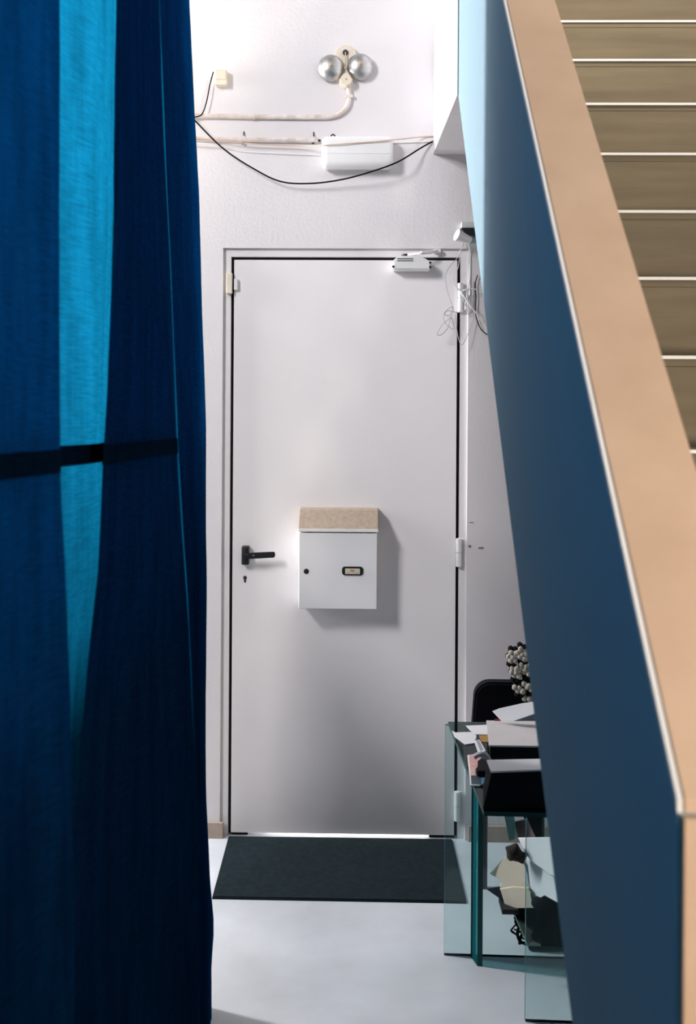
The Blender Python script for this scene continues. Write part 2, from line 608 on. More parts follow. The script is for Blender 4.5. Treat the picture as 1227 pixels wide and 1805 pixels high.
bx('lid_front_edge', BOXM, lid, q0.x - 0.0022, q1.x + 0.0042, my - 0.0048, my + 0.004, q0.z + 0.0003, q0.z + 0.0100, bev=0.0008)
b = nb()
c = at(540, 1007, my)
lathe(b, [(0.0001, 0), (0.009, 0), (0.009, 0.002), (0.006, 0.003), (0.0001, 0.003)], (c.x, my, c.z), '-y', 22)
obj('lock', b, BLACKP, mb, True)
n0, n1 = at(603, 998.5, my), at(640, 1014, my)
b = nb()
rr = 0.010
pts = []
for (cx_, cz_, a0) in ((n1.x - rr, n0.z - rr, 0), (n0.x + rr, n0.z - rr, 90), (n0.x + rr, n1.z + rr, 180), (n1.x - rr, n1.z + rr, 270)):
    for k in range(6):
        pts.append((cx_ + rr * math.cos(math.radians(a0 + 18 * k)), cz_ + rr * math.sin(math.radians(a0 + 18 * k))))
prism(b, pts, 'y', my - 0.004, my - 0.0001)
np_ = obj('name_plate', b, BLACKP, mb)
m0, m1 = at(608.5, 1002, my - 0.004), at(634.5, 1012, my - 0.004)
cardm = mat('cream_name_card', (0.62, 0.60, 0.45), 0.7)
card = bx('name_card', cardm, np_, m0.x, m1.x, my - 0.0046, my - 0.003, m1.z, m0.z)
b = nb()
for (a0, b0, a1, b1) in ((617, 1008, 619, 1003), (619, 1003.5, 621, 1008), (621.5, 1008, 623, 1003.5), (623, 1003.5, 625, 1008), (617.5, 1006, 624.5, 1006)):
    s, e = at(a0, b0, my - 0.0047), at(a1, b1, my - 0.0047)
    tube(b, [s, e], 0.0008, 5, 0)
obj('red_print', b, REDI, np_)
b = nb()
for (a0, a1, yy) in ((611, 616, 1010), (626, 632, 1010.2)):
    s, e = at(a0, yy, my - 0.0047), at(a1, yy, my - 0.0047)
    tube(b, [s, e], 0.0004, 5, 0)
obj('small_print', b, DINK, np_)

# ------------------------------------------------------------------ twin gong bell
bc = at(609, 117, WY)
bell = thing('door_bell', 'old twin-gong electric bell with two steel domes on cream base', 'bell', (bc.x, WY, bc.z - 0.08))
S = 1 / 501.4


def wp(px, py, off):
    return at(px, py, WY - off)


b = nb()
pts = []
for a in range(-30, 211, 15):
    pts.append((610 + 18.5 * math.cos(math.radians(a)), 97 - 18.5 * math.sin(math.radians(a))))
pts += [(597, 118), (600, 130), (598, 138)]
for a in range(200, 341, 14):
    pts.append((610 + 13 * math.cos(math.radians(a)), 141 - 13 * math.sin(math.radians(a))))
pts += [(621, 130), (622, 118)]
pp = [(wp(x, y, 0.02).x, wp(x, y, 0.02).z) for x, y in pts]
prism(b, pp, 'y', WY - 0.016, WY - 0.0003)
obj('base_plate', b, CREAM, bell)
b = nb()
c = wp(609, 92, 0.02)
lathe(b, [(0.0001, 0), (0.0105, 0), (0.009, 0.006), (0.0001, 0.006)], (c.x, WY - 0.0155, c.z), '-y', 20)
obj('hammer_pivot', b, mat('dark_bell_steel', (0.06, 0.07, 0.08), 0.4, metal=0.6), bell, True)
b = nb()
tube(b, [wp(609, 92, 0.026), wp(609.5, 108, 0.026), wp(609, 119, 0.03)], 0.002, 8, 3)
ball(b, wp(609, 120, 0.032), 0.006, 2)
obj('hammer', b, BRASS, bell, True)
for (gx, gy) in ((583, 117.5), (634.5, 115.5)):
    c = wp(gx, gy, 0.03)
    gb = nb()
    R = 0.0465
    prof = [(0.006, 0.010), (R - 0.002, 0.012), (R, 0.014)]
    for k in range(1, 11):
        t = math.radians(90 * k / 10)
        prof.append((max(R * math.cos(t), 0.004), 0.014 + 0.034 * math.sin(t)))
    lathe(gb, prof, (c.x, WY, c.z), '-y', 40)
    g_ = obj('gong', gb, STEEL, bell, True)
    b = nb()
    lathe(b, [(0.0001, 0.046), (0.0095, 0.046), (0.0095, 0.0495), (0.0055, 0.0500), (0.0055, 0.056), (0.0001, 0.057)], (c.x, WY, c.z), '-y', 16)
    obj('gong_nut', b, BRASS, g_, True)
    b = nb()
    lathe(b, [(0.006, 0.0), (0.006, 0.047)], (c.x, WY - 0.0005, c.z), '-y', 12)
    obj('gong_post', b, BRASS, g_)
b = nb()
pp = [(603, 131), (610, 127), (617, 131), (622, 141), (619, 148), (611, 152), (602, 148), (598, 141)]
pp = [(wp(x, y, 0.035).x, wp(x, y, 0.035).z) for x, y in pp]
prism(b, pp, 'y', WY - 0.034, WY - 0.015)
bmesh.ops.bevel(b, geom=[e for e in b.edges], offset=0.003, segments=2, affect='EDGES')
tm = obj('terminal_cover', b, CREAM, bell, True)
b = nb()
c = wp(610, 139, 0.035)
lathe(b, [(0.0001, 0), (0.0038, 0), (0.0032, 0.0015), (0.0001, 0.0018)], (c.x, WY - 0.034, c.z), '-y', 14)
obj('screw', b, BRASS, tm)

# ------------------------------------------------------------------ conduits, boxes and cables on the wall
def wire(name, label, pts, r, m, cat='cable', sm=8, seg=8):
    b = nb()
    tube(b, [at(x, y, WY - o) for x, y, o in pts], r, seg, sm)
    return tag(obj(name, b, m, None, True), label, cat)


t = thing('conduit_pipe', 'thick white conduit pipe that bends up to the twin-gong bell', 'pipe', at(480, 207, WY))
b = nb()
arc = [(270, 203.5, 0.009), (345, 204, 0.009), (460, 206, 0.009), (560, 206.5, 0.009), (583, 205.5, 0.009), (600, 200, 0.009), (612, 187, 0.009), (615.5, 170, 0.009), (614, 152, 0.009)]
tube(b, [at(x, y, WY - o) for x, y, o in arc], 0.0085, 12, 6)
obj('pipe', b, PIPE, t, True)
for px in (447, 600):
    c = at(px, 206 if px < 500 else 199, WY - 0.009)
    if px > 500:
        continue
    b = nb()
    tube(b, [c - Vector((0.006, 0, 0)), c + Vector((0.006, 0, 0))], 0.0105, 12, 0)
    obj('pipe_clip', b, PIPE, t, True)
c = at(616, 172, WY)
bx('pipe_clip', PIPE, t, c.x - 0.013, c.x + 0.013, WY - 0.019, WY - 0.0005, c.z - 0.005, c.z + 0.005, bev=0.002)

t = thing('cable_duct', 'straight white duct pipe ending beside the white emergency light', 'pipe', at(480, 247, WY))
b = nb()
tube(b, [at(x, y, WY - 0.010) for x, y in ((270, 244.5), (400, 246), (561, 247.5))], 0.0085, 12, 0)
dp = obj('pipe', b, PIPE, t, True)
b = nb()
tube(b, [at(561, 247.5, WY - 0.010), at(565, 248, WY - 0.010)], 0.0045, 10, 0)
obj('cable_end', b, BLACKP, t)
for px, up in ((430, 8), (553, 7)):
    c = at(px, 247, WY)
    b = nb()
    tube(b, [at(px, 247 - up - 7, WY - 0.003), at(px, 247 - up, WY - 0.008)], 0.0022, 6, 0)
    obj('clip_nail', b, BLACKP, t)
    b = nb()
    tube(b, [at(px - 3, 249 + up * 0.6, WY - 0.008), at(px + 1, 248 + up * 0.45, WY - 0.012)], 0.003, 6, 0)
    obj('clip_nail', b, BLACKP, t)

j0, j1 = at(379, 122, WY - 0.03), at(399.5, 149, WY - 0.03)
t = thing('junction_box', 'small cream junction box fed by a short black wire', 'junction box', ((j0.x + j1.x) / 2, WY, j1.z))
bx('box_body', CREAM, t, j0.x, j1.x, WY - 0.030, WY - 0.0003, j1.z, j0.z, bev=0.002)
bx('box_lid', CREAM, t, j0.x + 0.003, j1.x - 0.003, WY - 0.0335, WY - 0.0298, j1.z + 0.018, j0.z - 0.006, bev=0.001)

wire('wire', 'short black wire dropping from the small cream junction box', [(376, 127, 0.014), (370, 150, 0.018), (364, 180, 0.02), (356, 201, 0.020), (343, 206.5, 0.020), (330, 206.5, 0.020)], 0.0021, CABB)
wire('hanging_cable', 'long black cable sagging across the wall below the emergency light',
     [(300, 165, 0.03), (343, 212, 0.03), (395, 263, 0.03), (450, 299, 0.032), (495, 320, 0.034), (545, 323.5, 0.035), (600, 317, 0.045), (650, 304, 0.070), (700, 286, 0.070), (740, 262, 0.025), (763, 249, 0.003)], 0.0027, CABB)
wire('cable', 'thin tan cable stretched across the emergency light to the wall corner',
     [(300, 238, 0.024), (345, 243, 0.024), (400, 249, 0.024), (450, 254, 0.022), (530, 257.5, 0.022), (575, 255.5, 0.068), (640, 251, 0.069), (697, 246, 0.066), (740, 241.5, 0.012), (764, 240, 0.004)], 0.0020, CABT, sm=6)
wire('cable', 'thin white cable sagging from the duct into the emergency light side',
     [(300, 250, 0.022), (372, 254, 0.022), (410, 262, 0.008), (430, 267, 0.004), (500, 271, 0.004), (566, 273.5, 0.004)], 0.0024, CABW)
wire('cable', 'second white cable on the wall between emergency light and corner', [(690, 252, 0.004), (720, 251, 0.004), (763, 249.5, 0.004)], 0.0022, CABW)

e0, e1 = at(567, 239, WY - 0.055), at(693, 295, WY - 0.055)
t = thing('emergency_light', 'white rounded emergency light housing mounted high on the wall', 'wall light', ((e0.x + e1.x) / 2, WY, e1.z))
b = nb()
box(b, e0.x, e1.x, WY - 0.064, WY - 0.0005, e1.z, e0.z, bev=0.021, seg=6)
obj('housing', b, WHITEP, t, True)
c = at(587, 239, WY - 0.02)
b = nb()
tube(b, [(c.x - 0.008, WY - 0.02, c.z - 0.002), (c.x, WY - 0.02, c.z + 0.004), (c.x + 0.008, WY - 0.02, c.z - 0.002)], 0.0025, 8, 4)
obj('cable_gland', b, BLACKP, t)
b = nb()
box(b, e0.x + 0.02, e1.x - 0.012, WY - 0.0655, WY - 0.062, (e0.z + e1.z) / 2 - 0.009, (e0.z + e1.z) / 2 - 0.006, bev=0.001)
obj('moulding_line', b, WHITEP, t)

# lamp / camera unit above the door corner, mostly behind the stair side
c = at(823, 410, WY)
t = thing('corner_spotlight', 'small white spotlight on black bracket above the door hinge corner', 'spotlight', (c.x, WY, c.z - 0.03))
p0, p1 = at(813, 391, WY - 0.03), at(845, 402.5, WY - 0.03)
bx('mount_box', mat('greenish_white_plastic', (0.62, 0.66, 0.60), 0.5), t, p0.x, p1.x, WY - 0.035, WY - 0.0005, p1.z, p0.z, bev=0.003)
p0, p1 = at(812, 403, WY - 0.03), at(845, 417, WY - 0.03)
b = nb()
prism(b, [(p0.x, p0.z), (p1.x, p0.z), (p1.x, p1.z), (p0.x + 0.022, p1.z)], 'y', WY - 0.045, WY - 0.004)
obj('bracket', b, BLACKP, t)
b = nb()
h0, h1 = at(805, 414, WY - 0.07), at(829, 424, WY - 0.05)
tube(b, [h0, h0.lerp(h1, 0.4), h1], lambda s: 0.021 - 0.008 * s, 16, 3)
obj('lamp_head', b, WHITEP, t, True)
b = nb()
tube(b, [h1 + Vector((-0.002, 0, 0)), at(842, 424, WY - 0.02)], 0.011, 12, 0)
obj('lamp_arm', b, mat('blue_grey_plastic', (0.28, 0.38, 0.40), 0.5), t, True)

wire('thin_cable', 'thin grey cable looping down over the door corner into a tangled coil',
     [(818, 425, 0.03), (814, 440, 0.035), (806, 455, 0.04), (795, 467, 0.04), (786, 482, 0.038), (786, 500, 0.036), (791, 520, 0.035), (797, 540, 0.035), (793, 556, 0.037), (783, 553, 0.04), (790, 545, 0.042), (799, 541, 0.042), (795, 558, 0.041), (780, 572, 0.040), (771, 588, 0.039), (776, 591, 0.038), (788, 580, 0.037), (795, 560, 0.036), (799, 570, 0.035), (801, 578, 0.033), (797, 580, 0.032), (786, 570, 0.031), (782, 560, 0.030), (788, 548, 0.028), (806, 551, 0.024)], 0.0013, CABG, sm=6, seg=6)
wire('thin_cable', 'thin grey cable hanging in a long narrow loop beside the upper hinge',
     [(802, 553, 0.03), (806, 585, 0.03), (810, 602, 0.03), (814, 608, 0.03), (820, 600, 0.028), (828, 580, 0.022), (834, 560, 0.016), (826, 554, 0.012), (808, 550, 0.02)], 0.0011, CABG, sm=6, seg=6)
wire('white_cable', 'white cable crossing the upper door hinge in an upright diagonal', [(828, 490, 0.02), (824, 515, 0.03), (821, 535, 0.03), (820, 546, 0.02)], 0.0026, CABW, sm=5)
wire('white_cable', 'white cable sweeping from the upper hinge down towards the stair side', [(800, 502, 0.02), (812, 514, 0.035), (824, 532, 0.04), (838, 550, 0.035), (846, 562, 0.02), (856, 574, 0.012)], 0.0021, CABW, sm=5)
wire('white_cable', 'white cable tie sticking out sideways across the upper hinge', [(813, 516, 0.026), (818, 511.5, 0.035), (828, 510, 0.034), (842, 510, 0.026)], 0.0026, CABW, sm=5)
wire('white_cable', 'straight white cable running down the wall from the corner spotlight', [(826, 430, 0.03), (829, 445, 0.006), (828.5, 480, 0.005), (828, 520, 0.005)], 0.0022, CABW, sm=4)
wire('dark_cable', 'dark twisted cable hanging along the wall behind the stair side', [(842, 485, 0.01), (838, 500, 0.012), (839, 525, 0.012), (838, 550, 0.012), (843, 570, 0.014), (850, 583, 0.012), (860, 590, 0.008)], 0.0018, CABB, sm=6)
wire('thin_cable', 'thin white cable bowed beside the hinge above the coil', [(811, 440, 0.03), (808, 470, 0.036), (800, 486, 0.036), (799, 500, 0.036), (806, 508, 0.034), (815, 522, 0.032), (822, 545, 0.03)], 0.0012, CABW, sm=6, seg=6)

# ------------------------------------------------------------------ door mat
b = nb()
cs = [atz(404, 1474, 0.0), atz(797, 1481, 0.0), atz(822, 1593, 0.0), atz(374, 1585, 0.0)]
prism(b, [(p.x, min(p.y, WY - 0.004)) for p in cs], 'z', 0.0, 0.008)
bmesh.ops.bevel(b, geom=[e for e in b.edges if abs(e.verts[0].co.z - e.verts[1].co.z) < 1e-6 and e.verts[0].co.z > 0.005], offset=0.003, segments=2, affect='EDGES')
tag(obj('door_mat', b, MATM), 'dark charcoal mat lying on the floor against the door', 'mat')

# ------------------------------------------------------------------ staircase with solid balustrade
XS = 0.26                       # outer face of the balustrade
TH = 0.097                      # its thickness
SL = 1808.0 / F                 # slope of the flight
capz = lambda y: SL * y + 1.48 - 2050.0 / F
undz = lambda y: SL * y + 1.48 - 3550.0 / F
nosz = lambda y: SL * y + 1.48 - 3448.0 / F
ST0 = 0.83
STE = 2.857
st = thing('staircase', 'steep wooden staircase with brown risers, white nosings and solid sloped balustrade', 'staircase', (0.8, 0.6, 0))
b = nb()
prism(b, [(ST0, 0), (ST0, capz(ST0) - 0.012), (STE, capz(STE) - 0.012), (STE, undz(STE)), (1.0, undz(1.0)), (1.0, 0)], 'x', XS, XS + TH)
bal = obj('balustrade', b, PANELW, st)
b = nb()
prism(b, [(ST0 - 0.002, capz(ST0) - 0.0125), (ST0 - 0.002, capz(ST0)), (STE, capz(STE)), (STE, capz(STE) - 0.0125)], 'x', XS + 0.0045, XS + TH)
bmesh.ops.bevel(b, geom=list(b.edges), offset=0.0012, segments=1, affect='EDGES')
obj('balustrade_cap', b, PLYW, bal)
b = nb()
prism(b, [(ST0, capz(ST0) - 0.012), (ST0, capz(ST0) - 0.001), (STE, capz(STE) - 0.001), (STE, capz(STE) - 0.012)], 'x', XS, XS + 0.0042)
obj('balustrade_edge', b, NOSE, bal)
b = nb()
box(b, XS + 0.002, XS + TH, ST0 - 0.012, ST0 - 0.0005, 0, capz(ST0) - 0.013, bev=0.001)
obj('balustrade_end_board', b, PLYW, bal)
GO = 0.18
RI = GO * SL
k = -7
X0, X1 = XS + TH + 0.001, XR - 0.004
while True:
    y = 1.853 + GO * k
    z = nosz(y)
    if y > 3.30:
        break
    r0 = max(z - RI, 0.0)
    b = nb()
    box(b, X0, X1, y + 0.0035, y + 0.018, r0, z - 0.0215)
    obj('riser', b, RISERM, st)
    b = nb()
    box(b, X0, X1, y + 0.003, y + GO + 0.012, z - 0.021, z, bev=0.001, seg=1)
    tr_ = obj('tread', b, RISERM, st)
    b = nb()
    box(b, X0, X1, y - 0.001, y + 0.0028, z - 0.0055, z + 0.001)
    obj('nosing_strip', b, NOSE, tr_)
    k += 1

# ------------------------------------------------------------------ curtain
def lin(tab, y):
    if y <= tab[0][0]:
        return tab[0][1]
    for (a, pa), (c_, pc) in zip(tab, tab[1:]):
        if y <= c_:
            return pa + (pc - pa) * (y - a) / (c_ - a)
    return tab[-1][1]


TB = [(-900, 96), (0, 105), (850, 106), (1000, 113), (1400, 128), (1805, 128), (2600, 130)]
TD = [(-900, 216), (0, 211), (400, 205), (700, 191), (830, 184), (1000, 177), (1200, 154), (1450, 132), (1805, 129), (2600, 125)]
TE = [(-900, 262), (0, 280), (400, 296), (800, 314), (1100, 331), (1400, 345), (1805, 350), (2600, 352)]
TG = [(-900, 322), (0, 333), (350, 350), (740, 361), (1000, 363), (1400, 362), (1560, 370), (1640, 376), (1705, 371), (1805, 372), (2600, 374)]
# control points near -> far: (depth, pixel column as a function of image row, or a fixed x)
def p2(y, d):
    a, c = lin(TD, y), lin(TE, y)
    return a + (c - a) * (d - 1.46) / 0.51


CP1 = [(-2.5, None, -0.52), (-2.1, None, -0.44), (-1.7, None, -0.52), (-1.3, None, -0.44), (-0.90, None, -0.52),
       (-0.55, None, -0.44), (-0.2, None, -0.53), (0.15, None, -0.44), (0.5, None, -0.50),
       (0.86, lambda y: -330, 0), (1.02, lambda y: -70, 0), (1.16, lambda y: 45, 0), (1.24, lambda y: lin(TB, y) - 8, 0), (1.26, lambda y: lin(TB, y), 0)]
CP2 = [(0.52, None, -0.56), (0.70, None, -0.545), (0.86, lambda y: -420, 0), (1.02, lambda y: -150, 0), (1.16, lambda y: -20, 0), (1.30, lambda y: lin(TB, y) - 34, 0), (1.40, lambda y: lin(TB, y) - 6, 0),
       (1.52, lambda y: p2(y, 1.52) - 38, 0), (1.66, lambda y: p2(y, 1.66) - 40, 0), (1.84, lambda y: p2(y, 1.84) - 36, 0),
       (1.94, lambda y: p2(y, 1.94) - 26, 0), (1.90, lambda y: p2(y, 1.90) - 16, 0), (1.70, lambda y: p2(y, 1.70) - 16, 0), (1.52, lambda y: p2(y, 1.52) - 12, 0),
       (1.46, lambda y: lin(TD, y), 0), (1.56, lambda y: p2(y, 1.56), 0), (1.76, lambda y: p2(y, 1.76) + 3, 0),
       (1.97, lambda y: lin(TE, y), 0), (2.02, lambda y: lin(TE, y) - 7, 0), (2.10, lambda y: lin(TE, y) - 4, 0),
       (2.25, lambda y: 0.5 * (lin(TE, y) + lin(TG, y)), 0), (2.38, lambda y: lin(TG, y) - 3, 0),
       (2.43, lambda y: lin(TG, y), 0), (2.48, lambda y: lin(TG, y) - 8, 0), (2.50, lambda y: lin(TG, y) - 26, 0),
       (2.42, lambda y: lin(TG, y) - 40, 0), (2.25, lambda y: 0.5 * (lin(TE, y) + lin(TG, y)) - 30, 0), (2.08, lambda y: lin(TE, y) - 44, 0), (1.96, lambda y: lin(TE, y) - 56, 0),
       (2.02, lambda y: lin(TE, y) - 66, 0), (2.2, lambda y: 0.5 * (lin(TE, y) + lin(TG, y)) - 62, 0), (2.36, lambda y: lin(TG, y) - 66, 0)]
CT, CBOT = 4.55, 0.012
NZ, NS = 110, 9


def row_pts(CP, z):
    ctl = []
    for d, fn, x in CP:
        if fn is None:
            ctl.append(Vector((x, d, z)))
        else:
            y = CY - (z - EYE.z) * F / d
            ctl.append(Vector((at(fn(y), y, d).x, d, z)))
    return catmull(ctl, NS)


def wr(i, z):
    return 0.0016 * math.sin(i * 0.55 + 2.1 * math.sin(z * 3.1)) * math.sin(z * 7.3 + i * 0.13) + 0.0008 * math.sin(i * 1.7 + z * 11)


def curtain(label, CP, base, rod_y, band_end):
    cu = thing('curtain', label, 'curtain', base)
    b = nb()
    grid = []
    for r in range(NZ + 1):
        z = CBOT + (CT - CBOT) * r / NZ
        grid.append([b.verts.new(p + Vector((wr(i, z), 0, 0))) for i, p in enumerate(row_pts(CP, z))])
    for r in range(NZ):
        for i in range(len(grid[0]) - 1):
            b.faces.new((grid[r][i], grid[r][i + 1], grid[r + 1][i + 1], grid[r + 1][i]))
    obj('cloth', b, CURT, cu, True)
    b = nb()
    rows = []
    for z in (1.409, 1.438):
        rows.append([p + Vector((wr(i, z), 0, 0)) for i, p in enumerate(row_pts(CP, z))][:band_end])
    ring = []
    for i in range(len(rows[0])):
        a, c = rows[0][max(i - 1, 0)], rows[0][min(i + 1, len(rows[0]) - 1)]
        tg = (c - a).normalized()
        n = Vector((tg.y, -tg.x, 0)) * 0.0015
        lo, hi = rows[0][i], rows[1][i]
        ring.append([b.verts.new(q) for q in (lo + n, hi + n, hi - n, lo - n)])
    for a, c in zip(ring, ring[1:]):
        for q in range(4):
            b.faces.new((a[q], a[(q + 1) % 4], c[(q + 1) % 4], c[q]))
    obj('navy_band', b, BAND, cu)  # narrow navy strip following the folds at one height
    b = nb()
    tube(b, [(base[0], rod_y[0], CT + 0.012), (base[0], rod_y[1], CT + 0.012)], 0.010, 12, 0)
    rod = obj('curtain_rod', b, STEEL, cu, True)
    for y in (rod_y[0] + 0.1, rod_y[1] - 0.1):
        bx('rod_hanger', STEEL, rod, base[0] - 0.006, base[0] + 0.006, y - 0.006, y + 0.006, CT + 0.018, ZC - 0.001)


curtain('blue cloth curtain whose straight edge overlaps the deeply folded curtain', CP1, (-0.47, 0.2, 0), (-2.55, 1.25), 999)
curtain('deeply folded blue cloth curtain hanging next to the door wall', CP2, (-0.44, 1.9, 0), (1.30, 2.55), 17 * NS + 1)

# ------------------------------------------------------------------ glass desk
def slab(name, parent, co, z0, z1, m=None):
    """glass plate from four plan corners; broad faces clear, edge faces dark green"""
    b = nb()
    prism(b, co, 'z', z0, z1)
    o = obj(name, b, [m or GLASS, GEDGE], parent)
    areas = sorted((p.area for p in o.data.polygons), reverse=True)
    for p in o.data.polygons:
        p.material_index = 0 if p.area >= areas[1] * 0.98 else 1
    return o


fl = atz(783, 1684, 0.0)                       # foot of the back plate
yb = fl.y
zt = at(790, 1272, yb).z                       # table top height
a_ = atz(790, 1272, zt)
f_ = atz(853, 1430, zt)
desk = thing('glass_desk', 'clear green glass desk cluttered with papers beside the door', 'desk', (0.55, 2.4, 0))
XD = 0.95
slab('desk_top', desk, [(a_.x, a_.y), (f_.x, f_.y), (XD, f_.y - 0.02), (XD, a_.y)], zt - 0.010, zt)
slab('back_plate', desk, [(fl.x, yb), (XD, yb - 0.02), (XD, yb - 0.008), (fl.x, yb + 0.012)], 0.0, zt - 0.0105)
n_ = atz(846, 1703, 0.0)
slab('upright_fin', desk, [(n_.x - 0.007, n_.y), (n_.x + 0.007, n_.y), (n_.x - 0.006, yb - 0.003), (n_.x - 0.020, yb - 0.003)], 0.0, zt - 0.0105, FINM)
fr = atz(926, 1801, 0.0)
slab('front_plate', desk, [(fr.x, fr.y), (XD, fr.y - 0.02), (XD, fr.y - 0.008), (fr.x, fr.y + 0.012)], 0.0, zt - 0.0105)
SHZ = at(900, 1602, yb - 0.12).z - 0.012
shx = at(895, 1600, yb - 0.05).x
slab('lower_shelf', desk, [(shx, yb - 0.008), (fr.x + 0.01, fr.y + 0.016), (XD, fr.y + 0.002), (XD, yb - 0.022)], SHZ - 0.008, SHZ)


# flat sheets lying on the desk: outline in picture pixels dropped onto the table plane
def sheet(name, label, cat, outline, z, th, m, group=None):
    b = nb()
    pts = [atz(x, y, z + th) for x, y in outline]
    prism(b, [(p.x, p.y) for p in pts], 'z', z, z + th)
    return tag(obj(name, b, m), label, cat, group)


Z = zt + 0.0004
sheet('paper_sheet', 'white sheet at the back of the glass desk with grey line', 'paper', [(821, 1279), (862, 1277.5), (862, 1295), (836, 1294)], Z, 0.001, PAPER)
sheet('paper_sheet', 'fanned white sheets at the outer edge of the glass desk', 'paper', [(797, 1288), (803, 1291), (830, 1290), (840, 1296), (838, 1309), (820, 1312), (801, 1298)], Z + 0.0012, 0.0012, PAPER)
sheet('card', 'ochre card beside the white box on the glass desk', 'card', [(844, 1296), (862, 1296), (862, 1308), (849, 1308)], Z, 0.0008, OCHRE)
ev = thing('envelope', 'narrow white envelope with purple print lying aslant on the glass desk', 'envelope', atz(845, 1317, Z))
b = nb()
pts = [atz(x, y, Z + 0.0035) for x, y in ((835, 1304), (845, 1303), (856, 1323), (844, 1330))]
prism(b, [(p.x, p.y) for p in pts], 'z', Z + 0.0026, Z + 0.0036)
obj('paper', b, PAPER, ev)
b = nb()
pts = [atz(x, y, Z + 0.004) for x, y in ((840, 1306.5), (845, 1305.5), (852, 1321), (847, 1324))]
prism(b, [(p.x, p.y) for p in pts], 'z', Z + 0.0036, Z + 0.0039)
obj('printed_panel', b, mat('grey_lilac_print', (0.42, 0.43, 0.52), 0.7, var=0.4, scale=200), ev)
b = nb()
pts = [atz(x, y, Z + 0.0042) for x, y in ((837, 1303), (844, 1302.6), (845, 1304.4), (838, 1305))]
prism(b, [(p.x, p.y) for p in pts], 'z', Z + 0.0036, Z + 0.0040)
obj('stamp', b, INKP, ev)
mg = thing('magazine', 'pink covered magazine with white margin on the desk edge', 'magazine', atz(838, 1350, Z))
b = nb()
pts = [atz(x, y, Z + 0.003) for x, y in ((824, 1331), (846, 1328), (853, 1366), (846, 1384), (829.5, 1384))]
prism(b, [(p.x, p.y) for p in pts], 'z', Z, Z + 0.003)
obj('pages', b, PAPER, mg)
b = nb()
pts = [atz(x, y, Z + 0.0036) for x, y in ((826.5, 1331), (846, 1328.5), (851, 1366), (830, 1367))]
prism(b, [(p.x, p.y) for p in pts], 'z', Z + 0.003, Z + 0.0036)
obj('cover', b, PINK, mg)
b = nb()
pts = [atz(x, y, Z + 0.0036) for x, y in ((830, 1367.5), (850.5, 1366.5), (848, 1383), (831, 1382))]
prism(b, [(p.x, p.y) for p in pts], 'z', Z + 0.003, Z + 0.0036)
obj('cover_foot', b, SLATE, mg)
sheet('booklet', 'small blue booklet between pink magazine and black case', 'booklet', [(848, 1361), (866, 1361), (858, 1374), (849, 1384)], Z + 0.0040, 0.001, TEALC)

# boxes and black case on the desk
def pbox(name, label, cat, pxl, ytop, ybot, Y, dep, m, x1=None, bev=0.002, group=None):
    p0, p1 = at(pxl, ytop, Y), at(pxl, ybot, Y)
    b = nb()
    box(b, p0.x, x1 or p0.x + 0.3, Y, Y + dep, p1.z, p0.z, bev=bev)
    return tag(obj(name, b, m), label, cat, group)


yc = f_.y + 0.012
cz1 = at(855, 1362, yc).z
tp_ = [atz(867, 1362, cz1), atz(1010, 1357, cz1), atz(1010, 1336, cz1), atz(860, 1338, cz1)]
bt_ = [atz(851.5, 1429, zt + 0.0003), atz(1010, 1424, zt + 0.0003), atz(1010, 1384, zt + 0.0003), atz(851.5, 1386, zt + 0.0003)]
b = nb()
vt = [b.verts.new(p) for p in tp_]
vb = [b.verts.new(p) for p in bt_]
b.faces.new(vt)
b.faces.new(list(reversed(vb)))
for q in range(4):
    b.faces.new((vt[q], vb[q], vb[(q + 1) % 4], vt[(q + 1) % 4]))
bmesh.ops.recalc_face_normals(b, faces=list(b.faces))
bmesh.ops.bevel(b, geom=list(b.edges), offset=0.003, segments=2, affect='EDGES')
case = tag(obj('black_case', b, BLACKF), 'black case at the front of the glass desk under the papers', 'case')
# white binder lying behind and on the case
b = nb()
p = [atz(866, 1361, cz1 + 0.002), atz(1010, 1356, cz1 + 0.002), atz(1010, 1338, cz1 + 0.002), atz(858, 1341, cz1 + 0.002)]
ylo, yhi = p[0].y, p[3].y
prism(b, [(p[0].x, p[0].y), (p[1].x, p[1].y), (p[2].x, p[2].y), (p[3].x, p[3].y)], 'z', cz1 + 0.0003, cz1 + 0.004)
tag(obj('white_binder', b, PAPER), 'white folder lying on top of the black case', 'folder')
# ring binder clip, dark object left of it
b = nb()
pts = [atz(x, y, Z + 0.02) for x, y in ((842, 1340), (848, 1336), (857, 1338), (864, 1348), (869, 1359), (841, 1358), (838, 1354), (842, 1350))]
prism(b, [(q.x, q.y) for q in pts], 'z', Z + 0.0055, Z + 0.02)
bmesh.ops.bevel(b, geom=list(b.edges), offset=0.002, segments=1, affect='EDGES')
tag(obj('black_pouch', b, BLACKF), 'small black crumpled pouch on the pink magazine', 'pouch')
b = nb()
pts = [at(x, y, yc + 0.16) for x, y in ((836, 1335), (842, 1331), (852, 1329), (860, 1336), (868, 1352))]
tube(b, pts, 0.006, 8, 5)
tag(obj('grey_strap', b, PAPERG, None, True), 'grey strap curving around the small black pouch', 'strap')
